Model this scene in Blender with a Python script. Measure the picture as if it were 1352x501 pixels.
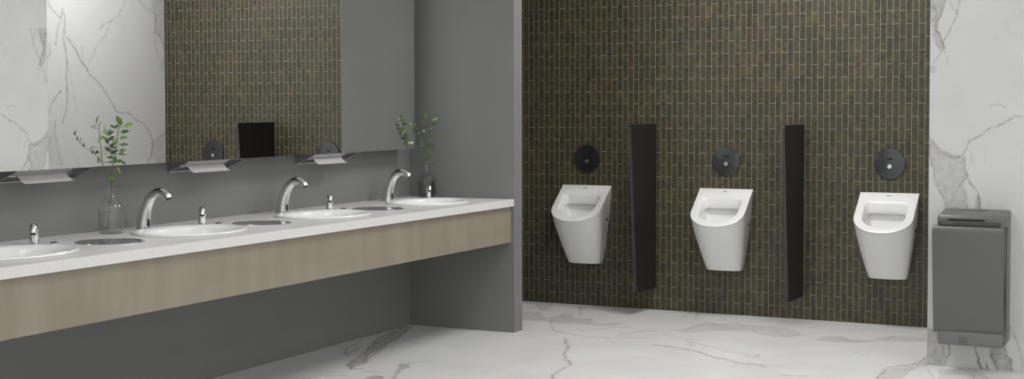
import bpy, bmesh, math, random
import numpy as np
from mathutils import Vector, Matrix

# ------------------------------------------------------------------ scene, camera, world, lights
for o in list(bpy.data.objects):
    bpy.data.objects.remove(o, do_unlink=True)
SC = bpy.context.scene
COL = SC.collection
PI = math.pi

EXPOSURE = 0.37
CEILING_LIGHT = 26.0      # watts of each ceiling panel
WORLD = 0.75

SC.view_settings.view_transform = 'Standard'
SC.view_settings.look = 'None'
SC.view_settings.gamma = 1.0
SC.view_settings.use_curve_mapping = False
SC.view_settings.exposure = EXPOSURE

CAM = Vector((4.7668, -8.0869, 1.4423))
YAW, PITCH, ROLL = math.radians(26.414), math.radians(2.187), math.radians(-0.087)
FOCAL_PX, PRINCIPAL_Y = 1886.23, 211.80
cam_data = bpy.data.cameras.new('camera')
cam = bpy.data.objects.new('camera', cam_data)
COL.objects.link(cam)
fwd = Vector((-math.sin(YAW) * math.cos(PITCH), math.cos(YAW) * math.cos(PITCH), -math.sin(PITCH)))
right = Vector((math.cos(YAW), math.sin(YAW), 0))
up = right.cross(fwd)
right, up = right * math.cos(ROLL) + up * math.sin(ROLL), up * math.cos(ROLL) - right * math.sin(ROLL)
m = Matrix((right, up, -fwd)).transposed().to_4x4()
m.translation = CAM
cam.matrix_world = m
cam_data.sensor_width = 36.0
cam_data.lens = FOCAL_PX / 1352 * 36.0
cam_data.shift_y = (PRINCIPAL_Y - 250.5) / 1352
cam_data.clip_start = 0.05
SC.camera = cam

world = bpy.data.worlds.new('daylight')
SC.world = world
world.use_nodes = True
world.node_tree.nodes['Background'].inputs[0].default_value = (0.985, 0.99, 1.0, 1)
world.node_tree.nodes['Background'].inputs[1].default_value = WORLD

CEIL = 3.2
PANELS = [(2.3, -2.6, 15), (5.2, -2.6, 14), (2.3, -5.4, 10), (5.2, -5.4, 14), (2.3, 0.1, 32), (5.2, -0.6, 4)]


def ceiling_lamp(x, y, watts):
    l = bpy.data.lights.new('panel_light', 'AREA')
    l.shape = 'RECTANGLE'
    l.size, l.size_y = 1.15, 0.55
    l.energy = watts
    l.color = (1.0, 0.992, 0.985)
    o = bpy.data.objects.new('panel_light', l)
    o.location = (x, y, CEIL - 0.045)
    COL.objects.link(o)
    return o


# ------------------------------------------------------------------ helpers
def srgb(r, g, b):
    f = lambda c: (c / 255 / 12.92) if c / 255 <= .04045 else ((c / 255 + .055) / 1.055) ** 2.4
    return (f(r), f(g), f(b), 1)


def newmat(name, color=(.5, .5, .5, 1), rough=.5, metal=0.0, **kw):
    mt = bpy.data.materials.new(name)
    mt.use_nodes = True
    b = mt.node_tree.nodes['Principled BSDF']
    b.inputs['Base Color'].default_value = color
    b.inputs['Roughness'].default_value = rough
    b.inputs['Metallic'].default_value = metal
    for k, v in kw.items():
        b.inputs[k].default_value = v
    return mt


class NT:
    def __init__(s, mt):
        s.t = mt.node_tree
        s.b = s.t.nodes['Principled BSDF']

    def n(s, typ, **kw):
        nd = s.t.nodes.new(typ)
        for k, v in kw.items():
            setattr(nd, k, v)
        return nd

    def l(s, a, b):
        s.t.links.new(a, b)

    def math(s, op, a, b=None, c=None, clamp=False):
        nd = s.n('ShaderNodeMath', operation=op)
        nd.use_clamp = clamp
        for i, v in enumerate((a, b, c)):
            if v is None:
                continue
            if isinstance(v, (int, float)):
                nd.inputs[i].default_value = v
            else:
                s.l(v, nd.inputs[i])
        return nd.outputs[0]

    def mix(s, fac, c1, c2):
        nd = s.n('ShaderNodeMix', data_type='RGBA')
        for i, v in ((0, fac), (6, c1), (7, c2)):
            if isinstance(v, (int, float)):
                nd.inputs[i].default_value = v
            elif isinstance(v, tuple):
                nd.inputs[i].default_value = v
            else:
                s.l(v, nd.inputs[i])
        return nd.outputs[2]

    def noise(s, scale, detail=3, rough=.5, vec=None, mapscale=None):
        nd = s.n('ShaderNodeTexNoise')
        nd.inputs['Scale'].default_value = scale
        nd.inputs['Detail'].default_value = detail
        nd.inputs['Roughness'].default_value = rough
        if vec is None:
            vec = s.n('ShaderNodeTexCoord').outputs['Object']
        if mapscale:
            mp = s.n('ShaderNodeMapping')
            mp.inputs['Scale'].default_value = mapscale
            s.l(vec, mp.inputs['Vector'])
            vec = mp.outputs[0]
        s.l(vec, nd.inputs['Vector'])
        return nd.outputs['Fac']

    def ramp(s, fac, p0, p1, v0=0.0, v1=1.0):
        nd = s.n('ShaderNodeMapRange')
        nd.inputs['From Min'].default_value = p0
        nd.inputs['From Max'].default_value = p1
        nd.inputs['To Min'].default_value = v0
        nd.inputs['To Max'].default_value = v1
        s.l(fac, nd.inputs['Value'])
        return nd.outputs[0]

    def bump(s, h, strength=.2, dist=.002):
        nd = s.n('ShaderNodeBump')
        nd.inputs['Strength'].default_value = strength
        nd.inputs['Distance'].default_value = dist
        s.l(h, nd.inputs['Height'])
        s.l(nd.outputs[0], s.b.inputs['Normal'])


def obj(name, bm, mat, parent=None, smooth=None, label=None):
    me = bpy.data.meshes.new(name)
    bmesh.ops.recalc_face_normals(bm, faces=bm.faces[:])
    bm.to_mesh(me)
    bm.free()
    if smooth is not None:
        for p in me.polygons:
            p.use_smooth = True
        if smooth < 180:
            me.set_sharp_from_angle(angle=math.radians(smooth))
    me.materials.append(mat)
    o = bpy.data.objects.new(name, me)
    COL.objects.link(o)
    if parent:
        o.parent = parent
    if label:
        o['label'] = label
    return o


def tag(o, label, cat, group=None):
    o['label'] = label
    o['category'] = cat
    if group:
        o['group'] = group
    return o


def thing(name, label, cat, loc=(0, 0, 0), rotz=0, group=None):
    o = bpy.data.objects.new(name, None)
    o.empty_display_size = .05
    COL.objects.link(o)
    o.location = loc
    o.rotation_euler = (0, 0, rotz)
    return tag(o, label, cat, group)


def struct(name, bm, mat, **kw):
    o = obj(name, bm, mat, **kw)
    o['kind'] = 'structure'
    return o


def dup(root, loc, label=None, rotz=None):
    r = root.copy()
    COL.objects.link(r)
    r.location = loc
    if rotz is not None:
        r.rotation_euler = (0, 0, rotz)
    if label:
        r['label'] = label
    for ch in list(root.children):
        c = ch.copy()
        COL.objects.link(c)
        c.parent = r
        for g in list(ch.children):
            d = g.copy()
            COL.objects.link(d)
            d.parent = c
    return r


def box(bm, x0, x1, y0, y1, z0, z1, bevel=0, seg=2):
    r = bmesh.ops.create_cube(bm, size=1)
    vs = r['verts']
    for v in vs:
        v.co = Vector(((x0 + x1) / 2 + v.co.x * (x1 - x0), (y0 + y1) / 2 + v.co.y * (y1 - y0), (z0 + z1) / 2 + v.co.z * (z1 - z0)))
    if bevel:
        es = list({e for v in vs for e in v.link_edges})
        bmesh.ops.bevel(bm, geom=es, offset=bevel, segments=seg, profile=.5, affect='EDGES')
    return bm


def bx(*a, **k):
    return box(bmesh.new(), *a, **k)


def lathe(prof, n=48, cx=0, cy=0, sx=1, sy=1, close=False, bm=None):
    """profile of (radius, z) pairs spun about z"""
    bm = bm or bmesh.new()
    rings = []
    for r, z in prof:
        if r < 1e-6:
            rings.append([bm.verts.new((cx, cy, z))])
        else:
            rings.append([bm.verts.new((cx + sx * r * math.cos(2 * PI * i / n), cy + sy * r * math.sin(2 * PI * i / n), z)) for i in range(n)])
    for a, b in zip(rings, rings[1:]):
        for i in range(n):
            j = (i + 1) % n
            if len(a) == 1 and len(b) == 1:
                continue
            if len(a) == 1:
                bm.faces.new((a[0], b[i], b[j]))
            elif len(b) == 1:
                bm.faces.new((a[i], a[j], b[0]))
            else:
                bm.faces.new((a[i], a[j], b[j], b[i]))
    return bm


def sweep(path, radii, n=16, bm=None, squash=1.0, cap=True):
    """tube along path; radii per point; squash scales the y-half-width"""
    bm = bm or bmesh.new()
    P = [Vector(p) for p in path]
    rings = []
    prev = None
    for i, p in enumerate(P):
        t = (P[min(i + 1, len(P) - 1)] - P[max(i - 1, 0)]).normalized()
        if prev is None:
            ref = Vector((0, 1, 0)) if abs(t.y) < .9 else Vector((1, 0, 0))
            u = t.cross(ref).normalized()
        else:
            u = (prev - t * prev.dot(t)).normalized()
        prev = u
        w = t.cross(u).normalized()
        r = radii[i] if hasattr(radii, '__len__') else radii
        rings.append([bm.verts.new(p + u * r * math.cos(2 * PI * k / n) + w * r * squash * math.sin(2 * PI * k / n)) for k in range(n)])
    for a, b in zip(rings, rings[1:]):
        for k in range(n):
            j = (k + 1) % n
            bm.faces.new((a[k], a[j], b[j], b[k]))
    if cap:
        bm.faces.new(rings[0])
        bm.faces.new(rings[-1])
    return bm


def smooth_path(pts, sub=6):
    """Catmull-Rom through the points (any dimension)"""
    P = [np.array(p, float) for p in pts]
    P = [2 * P[0] - P[1]] + P + [2 * P[-1] - P[-2]]
    out = []
    for i in range(1, len(P) - 2):
        for k in range(sub):
            t = k / sub
            a, b, c, d = P[i - 1], P[i], P[i + 1], P[i + 2]
            out.append(.5 * ((2 * b) + (-a + c) * t + (2 * a - 5 * b + 4 * c - d) * t * t + (-a + 3 * b - 3 * c + d) * t ** 3))
    out.append(P[-2])
    return out


def prism(poly, axis, a, b, bm=None):
    """extrude 2D polygon: axis 'x' -> poly is (y,z); 'y' -> (x,z); 'z' -> (x,y)"""
    bm = bm or bmesh.new()
    f = {'x': lambda p, c: (c, p[0], p[1]), 'y': lambda p, c: (p[0], c, p[1]), 'z': lambda p, c: (p[0], p[1], c)}[axis]
    A = [bm.verts.new(f(p, a)) for p in poly]
    B = [bm.verts.new(f(p, b)) for p in poly]
    bm.faces.new(A)
    bm.faces.new(B[::-1])
    for i in range(len(poly)):
        j = (i + 1) % len(poly)
        bm.faces.new((A[i], A[j], B[j], B[i]))
    return bm


# ------------------------------------------------------------------ materials
grey_paint = newmat('grey_wall_paint', srgb(123, 123, 123), .6)
t = NT(grey_paint)
t.l(t.mix(t.ramp(t.noise(3.0, 4), .3, .7), srgb(121, 121, 121), srgb(125, 125, 124)), t.b.inputs['Base Color'])
t.bump(t.noise(220, 2), .04, .001)

white_paint = newmat('white_ceiling_paint', srgb(228, 228, 226), .8)
t = NT(white_paint)
t.bump(t.noise(180, 2), .04, .001)


def marble_material(name, rough, lo, hi, vs=1.0):
    mt = newmat(name, srgb(228, 228, 226), rough)
    t = NT(mt)
    av = t.n('ShaderNodeAttribute', attribute_name='vein').outputs['Fac']
    ap = t.n('ShaderNodeAttribute', attribute_name='patch').outputs['Fac']
    cloud = t.ramp(t.noise(2.2, 5, .6), .35, .72)
    base = t.mix(cloud, srgb(hi, hi, hi - 2), srgb(lo, lo, lo - 2))
    # faint wandering veins all over the slab
    w = t.noise(1.3, 7, .62)
    faint = t.math('SUBTRACT', 1.0, t.ramp(t.math('ABSOLUTE', t.math('SUBTRACT', w, .5)), 0.0, .012), clamp=True)
    gate = t.ramp(t.noise(.9, 2), .5, .65)
    faint = t.math('MULTIPLY', t.math('MULTIPLY', faint, gate), .10, clamp=True)
    base = t.mix(faint, base, srgb(150, 149, 146))
    fine = t.ramp(t.noise(26, 6, .78), .34, .66, .3, 1.35)
    pf = t.math('MULTIPLY', ap, fine, clamp=True)
    base = t.mix(pf, base, srgb(138, 136, 132))
    vf = t.math('MULTIPLY', av, t.ramp(t.noise(24, 5, .75), .36, .62, .25 * vs, 1.15 * vs), clamp=True)
    base = t.mix(vf, base, srgb(98, 93, 84))
    t.l(base, t.b.inputs['Base Color'])
    return mt


floor_marble = marble_material('marble_floor', .42, 214, 226)
wall_marble = marble_material('marble_wall', .35, 203, 211, 1.15)

tile_mat = newmat('olive_stone_strip_tiles', srgb(70, 65, 50), .42)
t = NT(tile_mat)
tc = t.n('ShaderNodeTexCoord').outputs['Object']
sp = t.n('ShaderNodeSeparateXYZ')
t.l(tc, sp.inputs[0])
cb = t.n('ShaderNodeCombineXYZ')
t.l(t.math('SUBTRACT', sp.outputs[2], 2.2289), cb.inputs[0])
t.l(t.math('SUBTRACT', sp.outputs[0], 0.2130 - .0411 * 30), cb.inputs[1])
br = t.n('ShaderNodeTexBrick', offset=.5, offset_frequency=2, squash=1.0)
t.l(cb.outputs[0], br.inputs['Vector'])
br.inputs['Color1'].default_value = (0, 0, 0, 1)
br.inputs['Color2'].default_value = (1, 1, 1, 1)
br.inputs['Mortar'].default_value = (.5, .5, .5, 1)
br.inputs['Scale'].default_value = 1
br.inputs['Brick Width'].default_value = .1718
br.inputs['Row Height'].default_value = .0411
br.inputs['Mortar Size'].default_value = .0012
br.inputs['Mortar Smooth'].default_value = .15
br.inputs['Bias'].default_value = 0
mort = br.outputs['Fac']
rnd = br.outputs['Color']
mott = t.ramp(t.noise(34, 6, .72), .36, .66)
c = t.mix(rnd, srgb(44, 41, 32), srgb(65, 61, 45))
c = t.mix(t.math('MULTIPLY', mott, .7), c, srgb(86, 80, 54))
c = t.mix(t.ramp(t.noise(60, 4, .75), .48, .66, 0, .75), c, srgb(30, 26, 24))
c = t.mix(t.ramp(t.noise(13, 5, .7), .52, .66, 0, .38), c, srgb(104, 92, 54))
c = t.mix(t.ramp(t.noise(9, 3), .6, .72, 0, .4), c, srgb(88, 64, 48))
c = t.mix(mort, c, srgb(158, 155, 144))
t.l(c, t.b.inputs['Base Color'])
t.l(t.ramp(mott, 0, 1, .32, .5), t.b.inputs['Roughness'])
h = t.math('SUBTRACT', t.math('MULTIPLY', mott, .25), mort)
t.bump(h, .5, .0015)

quartz = newmat('white_quartz', srgb(236, 235, 233), .28)
t = NT(quartz)
s1 = t.ramp(t.noise(420, 2, .6), .56, .68)
s2 = t.ramp(t.noise(150, 3, .6), .4, .7)
c = t.mix(s2, srgb(221, 220, 219), srgb(229, 228, 227))
t.l(t.mix(t.math('MULTIPLY', s1, .5), c, srgb(166, 165, 162)), t.b.inputs['Base Color'])

wood = newmat('pale_oak_veneer', srgb(160, 150, 128), .42)
t = NT(wood)
g1 = t.ramp(t.noise(9, 5, .6, mapscale=(1, 1, .12)), .3, .7)
g2 = t.ramp(t.noise(2.1, 3, .5, mapscale=(1, 1, 2.5)), .38, .66)
c = t.mix(g1, srgb(138, 130, 114), srgb(150, 143, 128))
c = t.mix(t.math('MULTIPLY', g2, .55), c, srgb(134, 128, 107))
t.l(c, t.b.inputs['Base Color'])
t.bump(t.noise(60, 4, .6, mapscale=(1, 1, .1)), .05, .001)

def speckled(name, col, rough, metal=0, scale=60, amt=.02, **kw):
    """plain finish with a slight procedural unevenness of its roughness"""
    mt = newmat(name, col, rough, metal, **kw)
    t = NT(mt)
    t.l(t.ramp(t.noise(scale, 3), .3, .7, max(0, rough - amt), rough + amt), t.b.inputs['Roughness'])
    return mt

ceramic = speckled("white_glazed_ceramic", srgb(238, 238, 236), .2, scale=12, amt=.03)
chrome = speckled('polished_chrome', (.78, .78, .79, 1), .07, 1, amt=.02)
steel = speckled('satin_stainless_steel', (.6, .6, .61, 1), .36, 1, scale=8, amt=.03)
lid_steel = speckled('polished_steel_lid', (.74, .74, .745, 1), .1, 1, amt=.02)
dark_plate = speckled('dark_anodised_plate', (.088, .090, .092, 1), .22, .85, amt=.04)
black = speckled('black_plastic', (.005, .005, .005, 1), .55, amt=.04)
charcoal = newmat('charcoal_laminate', srgb(32, 31, 30), .5)
t = NT(charcoal)
t.l(t.mix(t.ramp(t.noise(30, 4, .6, mapscale=(1, 1, .06)), .3, .7), srgb(25, 24, 23), srgb(35, 34, 33)), t.b.inputs['Base Color'])
charcoal_lit_edge = speckled('charcoal_lit_edge_band', srgb(58, 58, 59), .45)  # laminate edge lightened in colour for the light that catches it
paper = speckled('white_paper_towel', srgb(236, 235, 232), .85)
dryer_mat = speckled('grey_satin_plastic', srgb(99, 99, 98), .36, .3, scale=5, amt=.03)
dryer_dark = speckled('dark_grey_plastic', srgb(74, 74, 73), .35, .3)
dryer_light = speckled('light_grey_plastic', srgb(124, 124, 124), .35)
dryer_tray = speckled('mid_grey_plastic', srgb(112, 112, 112), .35)
mirror_mat = newmat('mirror_glass', (.93, .935, .935, 1), .0, 1)
t = NT(mirror_mat)
t.l(t.ramp(t.noise(4, 2), 0, 1, 0.0, .004), t.b.inputs['Roughness'])
cabinet_mat = speckled('grey_cabinet_board', srgb(96, 96, 97), .5)


def clear_material(name, edge, tint, floor_):
    mt = newmat(name, (1, 1, 1, 1), 0.0)
    t = NT(mt)
    fr = t.n('ShaderNodeLayerWeight')
    tr = t.n('ShaderNodeBsdfTransparent')
    tr.inputs[0].default_value = tint
    gl = t.n('ShaderNodeBsdfGlossy')
    gl.inputs['Roughness'].default_value = .02
    mx_ = t.n('ShaderNodeMixShader')
    f = t.math('MULTIPLY', t.math('POWER', fr.outputs['Facing'], 4.0), edge)
    f = t.math('ADD', t.math('MULTIPLY', f, t.ramp(t.noise(30, 2), 0, 1, .92, 1.0)), floor_, clamp=True)
    t.l(f, mx_.inputs[0])
    t.l(tr.outputs[0], mx_.inputs[1])
    t.l(gl.outputs[0], mx_.inputs[2])
    t.l(mx_.outputs[0], t.t.nodes['Material Output'].inputs['Surface'])
    return mt


glass = clear_material('clear_glass', .55, (.997, .999, .998, 1), .03)
water = clear_material('water', .30, (.985, .99, .987, 1), .015)
lamp_face = newmat('lit_diffuser', (1, 1, 1, 1), .5)
NT(lamp_face).b.inputs['Emission Color'].default_value = (1, .985, .965, 1)
NT(lamp_face).b.inputs['Emission Strength'].default_value = 2.0

leaf_mat = newmat('green_leaf', srgb(80, 120, 50), .45)
t = NT(leaf_mat)
at = t.n('ShaderNodeAttribute', attribute_name='tint').outputs['Fac']
c = t.mix(t.ramp(at, 0, .5), srgb(58, 72, 52), srgb(84, 112, 60))
c = t.mix(t.ramp(at, .5, 1.0), c, srgb(126, 154, 80))
c = t.mix(t.ramp(t.noise(60, 3), .35, .7, 0, .4), c, srgb(70, 96, 50))
t.l(c, t.b.inputs['Base Color'])
t.b.inputs['Subsurface Weight'].default_value = 0.0
stem_mat = newmat('green_stem', srgb(92, 98, 62), .6)
t = NT(stem_mat)
t.l(t.mix(t.ramp(t.noise(40, 3), .35, .7), srgb(96, 106, 62), srgb(88, 78, 64)), t.b.inputs['Base Color'])

# ------------------------------------------------------------------ marble vein drawing (surface coordinates in metres)
FLOOR_PATCHES = [([(0.421, 0.825), (0.525, 0.876), (0.693, 0.642), (0.701, 0.723), (0.702, 0.921), (0.774, 0.876), (0.817, 0.741), (0.891, 0.738), (0.974, 0.778), (1.045, 0.588), (1.134, 0.558), (1.244, 0.684), (1.213, 0.561), (1.102, 0.506), (0.95, 0.542), (0.86, 0.498), (0.727, 0.545), (0.575, 0.509)], 0.45), ([(0.327, 1.244), (0.411, 1.285), (0.493, 1.238), (0.51, 1.033), (0.43, 1.078)], 0.3), ([(0.656, 1.273), (0.736, 1.226), (0.762, 1.072), (0.728, 1.097)], 0.4), ([(1.633, 0.519), (1.68, 0.645), (1.706, 0.871), (1.729, 0.956), (1.819, 0.89), (1.882, 0.921), (1.92, 1.012), (1.995, 0.939), (2.071, 0.94), (2.266, 0.964), (2.352, 0.833), (2.434, 0.706), (2.373, 0.578), (2.28, 0.566), (2.191, 0.621), (2.06, 0.726), (1.93, 0.662), (1.819, 0.541), (1.732, 0.499)], 0.3), ([(2.539, 0.563), (2.577, 0.71), (2.663, 0.784), (2.739, 0.66), (2.842, 0.679), (2.925, 0.719), (2.798, 0.564), (2.644, 0.536)], 0.4), ([(2.852, 0.779), (2.952, 0.924), (3.15, 0.955), (3.181, 0.781), (2.952, 0.701)], 0.35), ([(3.278, 0.218), (3.327, -0.048), (3.281, -0.045), (3.28, -0.46), (3.179, -0.579), (3.153, -0.307), (3.179, -0.195), (3.263, -0.104)], 0.4), ([(3.402, -0.087), (3.503, -0.088), (3.58, -0.075), (3.648, -0.187), (3.7, -0.371), (3.471, -0.483)], 0.35), ([(0.044, -0.042), (0.006, -0.096), (0.03, -0.259), (0.07, -0.507), (0.161, -0.716), (0.258, -0.939), (0.321, -1.136), (0.375, -1.301), (0.441, -1.426), (0.527, -1.536), (0.491, -1.427), (0.492, -1.349), (0.395, -1.156), (0.34, -0.986), (0.311, -0.854), (0.269, -0.725), (0.223, -0.56), (0.176, -0.39), (0.118, -0.216)], 0.75), ([(0.686, -1.255), (0.7, -1.195), (0.779, -1.338), (0.776, -1.414), (0.888, -1.694), (0.742, -1.381)], 0.6), ([(0.745, -1.764), (0.721, -1.636), (0.746, -1.6), (0.805, -1.642), (0.824, -1.726)], 0.7)]
FLOOR_VEINS = [([(0.754, 0.558), (0.847, 0.383), (0.953, 0.189), (1.051, 0.135), (1.186, 0.068), (1.315, 0.065), (1.495, 0.121), (1.605, 0.174)], 0.5), ([(1.088, 0.254), (1.164, 0.36), (1.25, 0.472), (1.332, 0.582)], 0.5), ([(1.124, 0.517), (1.201, 0.591), (1.239, 0.682)], 0.6), ([(0.896, 0.127), (1.014, 0.218), (1.041, 0.336), (1.135, 0.243)], 0.35), ([(1.401, 0.205), (1.407, 0.24), (1.421, 0.281), (1.461, 0.401), (1.537, 0.472)], 0.7), ([(1.399, 0.22), (1.407, 0.24)], 1), ([(1.148, -0.08), (1.207, -0.177), (1.283, -0.323), (1.343, -0.499), (1.445, -0.727), (1.49, -0.785), (1.54, -0.865), (1.557, -1.034), (1.579, -1.17), (1.639, -1.329)], 0.95), ([(0.332, 1.247), (0.497, 0.985), (0.468, 1.097)], 0.6), ([(0.656, 1.273), (0.787, 1.003), (0.845, 0.832)], 0.5), ([(1.348, 0.049), (1.423, -0.01), (1.496, -0.068)], 0.3), ([(1.72, -0.051), (1.863, -0.071), (1.999, -0.122), (2.101, -0.216), (2.199, -0.306), (2.273, -0.324), (2.367, -0.411), (2.404, -0.419), (2.475, -0.41), (2.54, -0.481)], 0.8), ([(2.475, -0.41), (2.614, -0.369)], 0.4), ([(1.634, 0.351), (1.791, 0.264), (1.903, 0.223)], 0.4), ([(1.821, 0.247), (1.919, 0.107), (1.925, 0.049)], 0.4), ([(1.889, 0.154), (2.094, 0.012), (2.187, -0.06), (2.399, -0.154)], 0.35), ([(2.34, -0.183), (2.392, -0.102)], 0.5), ([(2.675, -0.661), (2.808, -0.62)], 0.45), ([(2.87, 0.214), (2.984, 0.13)], 0.35), ([(1.712, 0.557), (1.705, 0.799), (1.763, 0.935), (1.839, 0.863), (1.875, 0.99), (1.91, 1.044)], 0.55), ([(1.995, 0.939), (2.28, 1.006), (2.398, 1.028), (2.441, 1.155), (2.492, 1.252), (2.671, 1.231)], 0.4), ([(2.641, 1.041), (2.765, 1.136), (2.872, 1.085)], 0.4), ([(2.698, 0.64), (2.848, 0.65), (2.925, 0.719), (2.943, 0.855)], 0.5), ([(1.467, 1.454), (1.541, 1.287), (1.613, 1.049)], 0.45), ([(1.502, 1.072), (1.475, 1.335)], 0.35), ([(3.272, 0.27), (3.273, 0.135), (3.263, 0.051), (3.236, -0.066), (3.184, -0.117), (3.151, -0.159), (3.144, -0.262), (3.149, -0.382), (3.161, -0.588)], 1.0), ([(3.503, -0.038), (3.565, -0.107), (3.641, -0.354)], 0.6), ([(3.547, -0.041), (3.624, -0.103), (3.705, -0.323)], 0.6), ([(3.343, -0.116), (3.453, -0.446)], 0.4), ([(0.244, -1.146), (0.12, -0.947), (0.096, -0.809), (0.031, -0.622), (0.007, -0.405), (0.03, -0.259)], 0.7), ([(0.258, -1.167), (0.22, -1.044), (0.173, -0.862), (0.157, -0.718), (0.088, -0.562)], 0.8), ([(0.499, -1.346), (0.421, -1.197), (0.375, -1.026), (0.311, -0.854), (0.344, -0.779)], 0.8), ([(0.404, -1.392), (0.515, -1.517), (0.559, -1.47)], 0.9), ([(0.633, -1.534), (0.677, -1.512)], 0.6), ([(0.708, -1.218), (0.742, -1.149), (0.799, -1.068)], 0.5), ([(0.686, -1.255), (0.867, -1.659)], 0.5), ([(0.442, -1.866), (0.466, -1.76), (0.478, -1.633), (0.522, -1.588)], 0.6), ([(0.502, -1.742), (0.582, -1.68)], 0.7), ([(1.229, -0.832), (1.303, -0.687), (1.371, -0.626)], 0.15), ([(0.534, -0.746), (0.645, -0.573), (0.8, -0.375)], 0.15)]
FRONT_PATCHES = [([(3.303, 2.021), (3.4, 2.03), (3.377, 1.936), (3.357, 1.862), (3.382, 1.811), (3.403, 1.761), (3.387, 1.737), (3.362, 1.762), (3.338, 1.812), (3.325, 1.875), (3.316, 1.979)], 0.35), ([(3.327, 1.655), (3.351, 1.654), (3.352, 1.621), (3.327, 1.621)], 0.3), ([(3.322, 1.271), (3.376, 1.196), (3.441, 1.159), (3.509, 1.16), (3.522, 1.065), (3.491, 1.011), (3.515, 0.962), (3.532, 0.879), (3.411, 0.875), (3.403, 0.929), (3.37, 0.996), (3.345, 1.083), (3.327, 1.187)], 0.3), ([(3.491, 1.011), (3.515, 0.962), (3.533, 0.817), (3.42, 0.813), (3.419, 0.93)], 0.25), ([(3.579, 0.959), (3.599, 0.935), (3.596, 0.819), (3.568, 0.818), (3.571, 0.922)], 0.35), ([(3.65, 0.201), (3.726, 0.144), (3.762, 0.064), (3.774, -0.017), (3.692, -0.024), (3.659, 0.077)], 0.55), ([(3.576, 0.133), (3.617, -0.001), (3.629, -0.029), (3.605, -0.031)], 0.8), ([(3.636, 0.042), (3.661, -0.027), (3.629, -0.029)], 0.6), ([(3.312, 0.202), (3.353, 0.205), (3.41, 0.15), (3.419, 0.058), (3.387, -0.007), (3.314, -0.013)], 0.4), ([(3.402, 0.162), (3.439, 0.123), (3.444, 0.069), (3.408, 0.007)], 0.25)]
FRONT_VEINS = [([(3.48, 2.028), (3.461, 1.925), (3.43, 1.86), (3.394, 1.803)], 0.6), ([(3.4, 2.018), (3.385, 1.969), (3.353, 1.895), (3.349, 1.854)], 0.5), ([(3.424, 2.025), (3.441, 1.967), (3.461, 1.954)], 0.4), ([(3.353, 1.862), (3.386, 1.803), (3.403, 1.761)], 0.7), ([(3.379, 1.737), (3.355, 1.696), (3.339, 1.671)], 0.4), ([(3.403, 1.749), (3.42, 1.666)], 0.2), ([(3.328, 1.987), (3.352, 1.953), (3.341, 1.912)], 0.5), ([(3.318, 1.275), (3.359, 1.217), (3.396, 1.188), (3.441, 1.168), (3.489, 1.16), (3.517, 1.198), (3.536, 1.248), (3.576, 1.265), (3.615, 1.298), (3.646, 1.327), (3.693, 1.331), (3.732, 1.356), (3.77, 1.388), (3.805, 1.38)], 0.6), ([(3.645, 1.442), (3.684, 1.454), (3.719, 1.429)], 0.35), ([(3.396, 1.188), (3.449, 1.151), (3.489, 1.16)], 0.6), ([(3.411, 0.875), (3.395, 0.946), (3.361, 1.008), (3.336, 1.124), (3.327, 1.229)], 0.45), ([(3.509, 1.148), (3.522, 1.074), (3.498, 1.023), (3.519, 0.962), (3.533, 0.817)], 0.5), ([(3.518, 1.074), (3.526, 1.041), (3.55, 1.012), (3.587, 0.963), (3.596, 0.819)], 0.7), ([(3.522, 1.045), (3.559, 0.996)], 0.9), ([(3.545, 1.19), (3.549, 1.128)], 0.3), ([(3.491, 1.011), (3.451, 0.96), (3.432, 0.855)], 0.3), ([(3.744, 0.269), (3.784, 0.189), (3.816, 0.089), (3.824, 0.028)], 0.45), ([(3.667, 0.078), (3.7, -0.003)], 0.6), ([(3.766, 0.064), (3.774, -0.017)], 0.5), ([(3.328, 0.212), (3.386, 0.17), (3.435, 0.123), (3.44, 0.068), (3.4, -0.002)], 0.5), ([(3.398, 0.162), (3.407, 0.079), (3.387, -0.003)], 0.35), ([(3.353, 0.18), (3.367, 0.054)], 0.25), ([(3.615, 1.232), (3.624, 1.129)], 0.1)]
SIDE_PATCHES = [([(1.201, 2.332), (1.4149, 2.3462), (1.4057, 1.8367), (1.3395, 1.9349), (1.2921, 2.008), (1.2341, 2.0485), (1.2463, 2.1924), (1.2197, 2.2835)], 0.35), ([(1.318, 1.8525), (1.3668, 1.8537), (1.3554, 1.7474), (1.3169, 1.7461), (1.2977, 1.7898)], 0.35), ([(1.1801, 1.1342), (1.3965, 1.2556), (1.392, 0.965), (1.2552, 0.9701), (1.1801, 1.085)], 0.25), ([(-0.0283, 1.3337), (0.067, 1.3324), (0.0874, 1.162), (0.125, 1.0003), (-0.035, 0.9845)], 0.12)]
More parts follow.
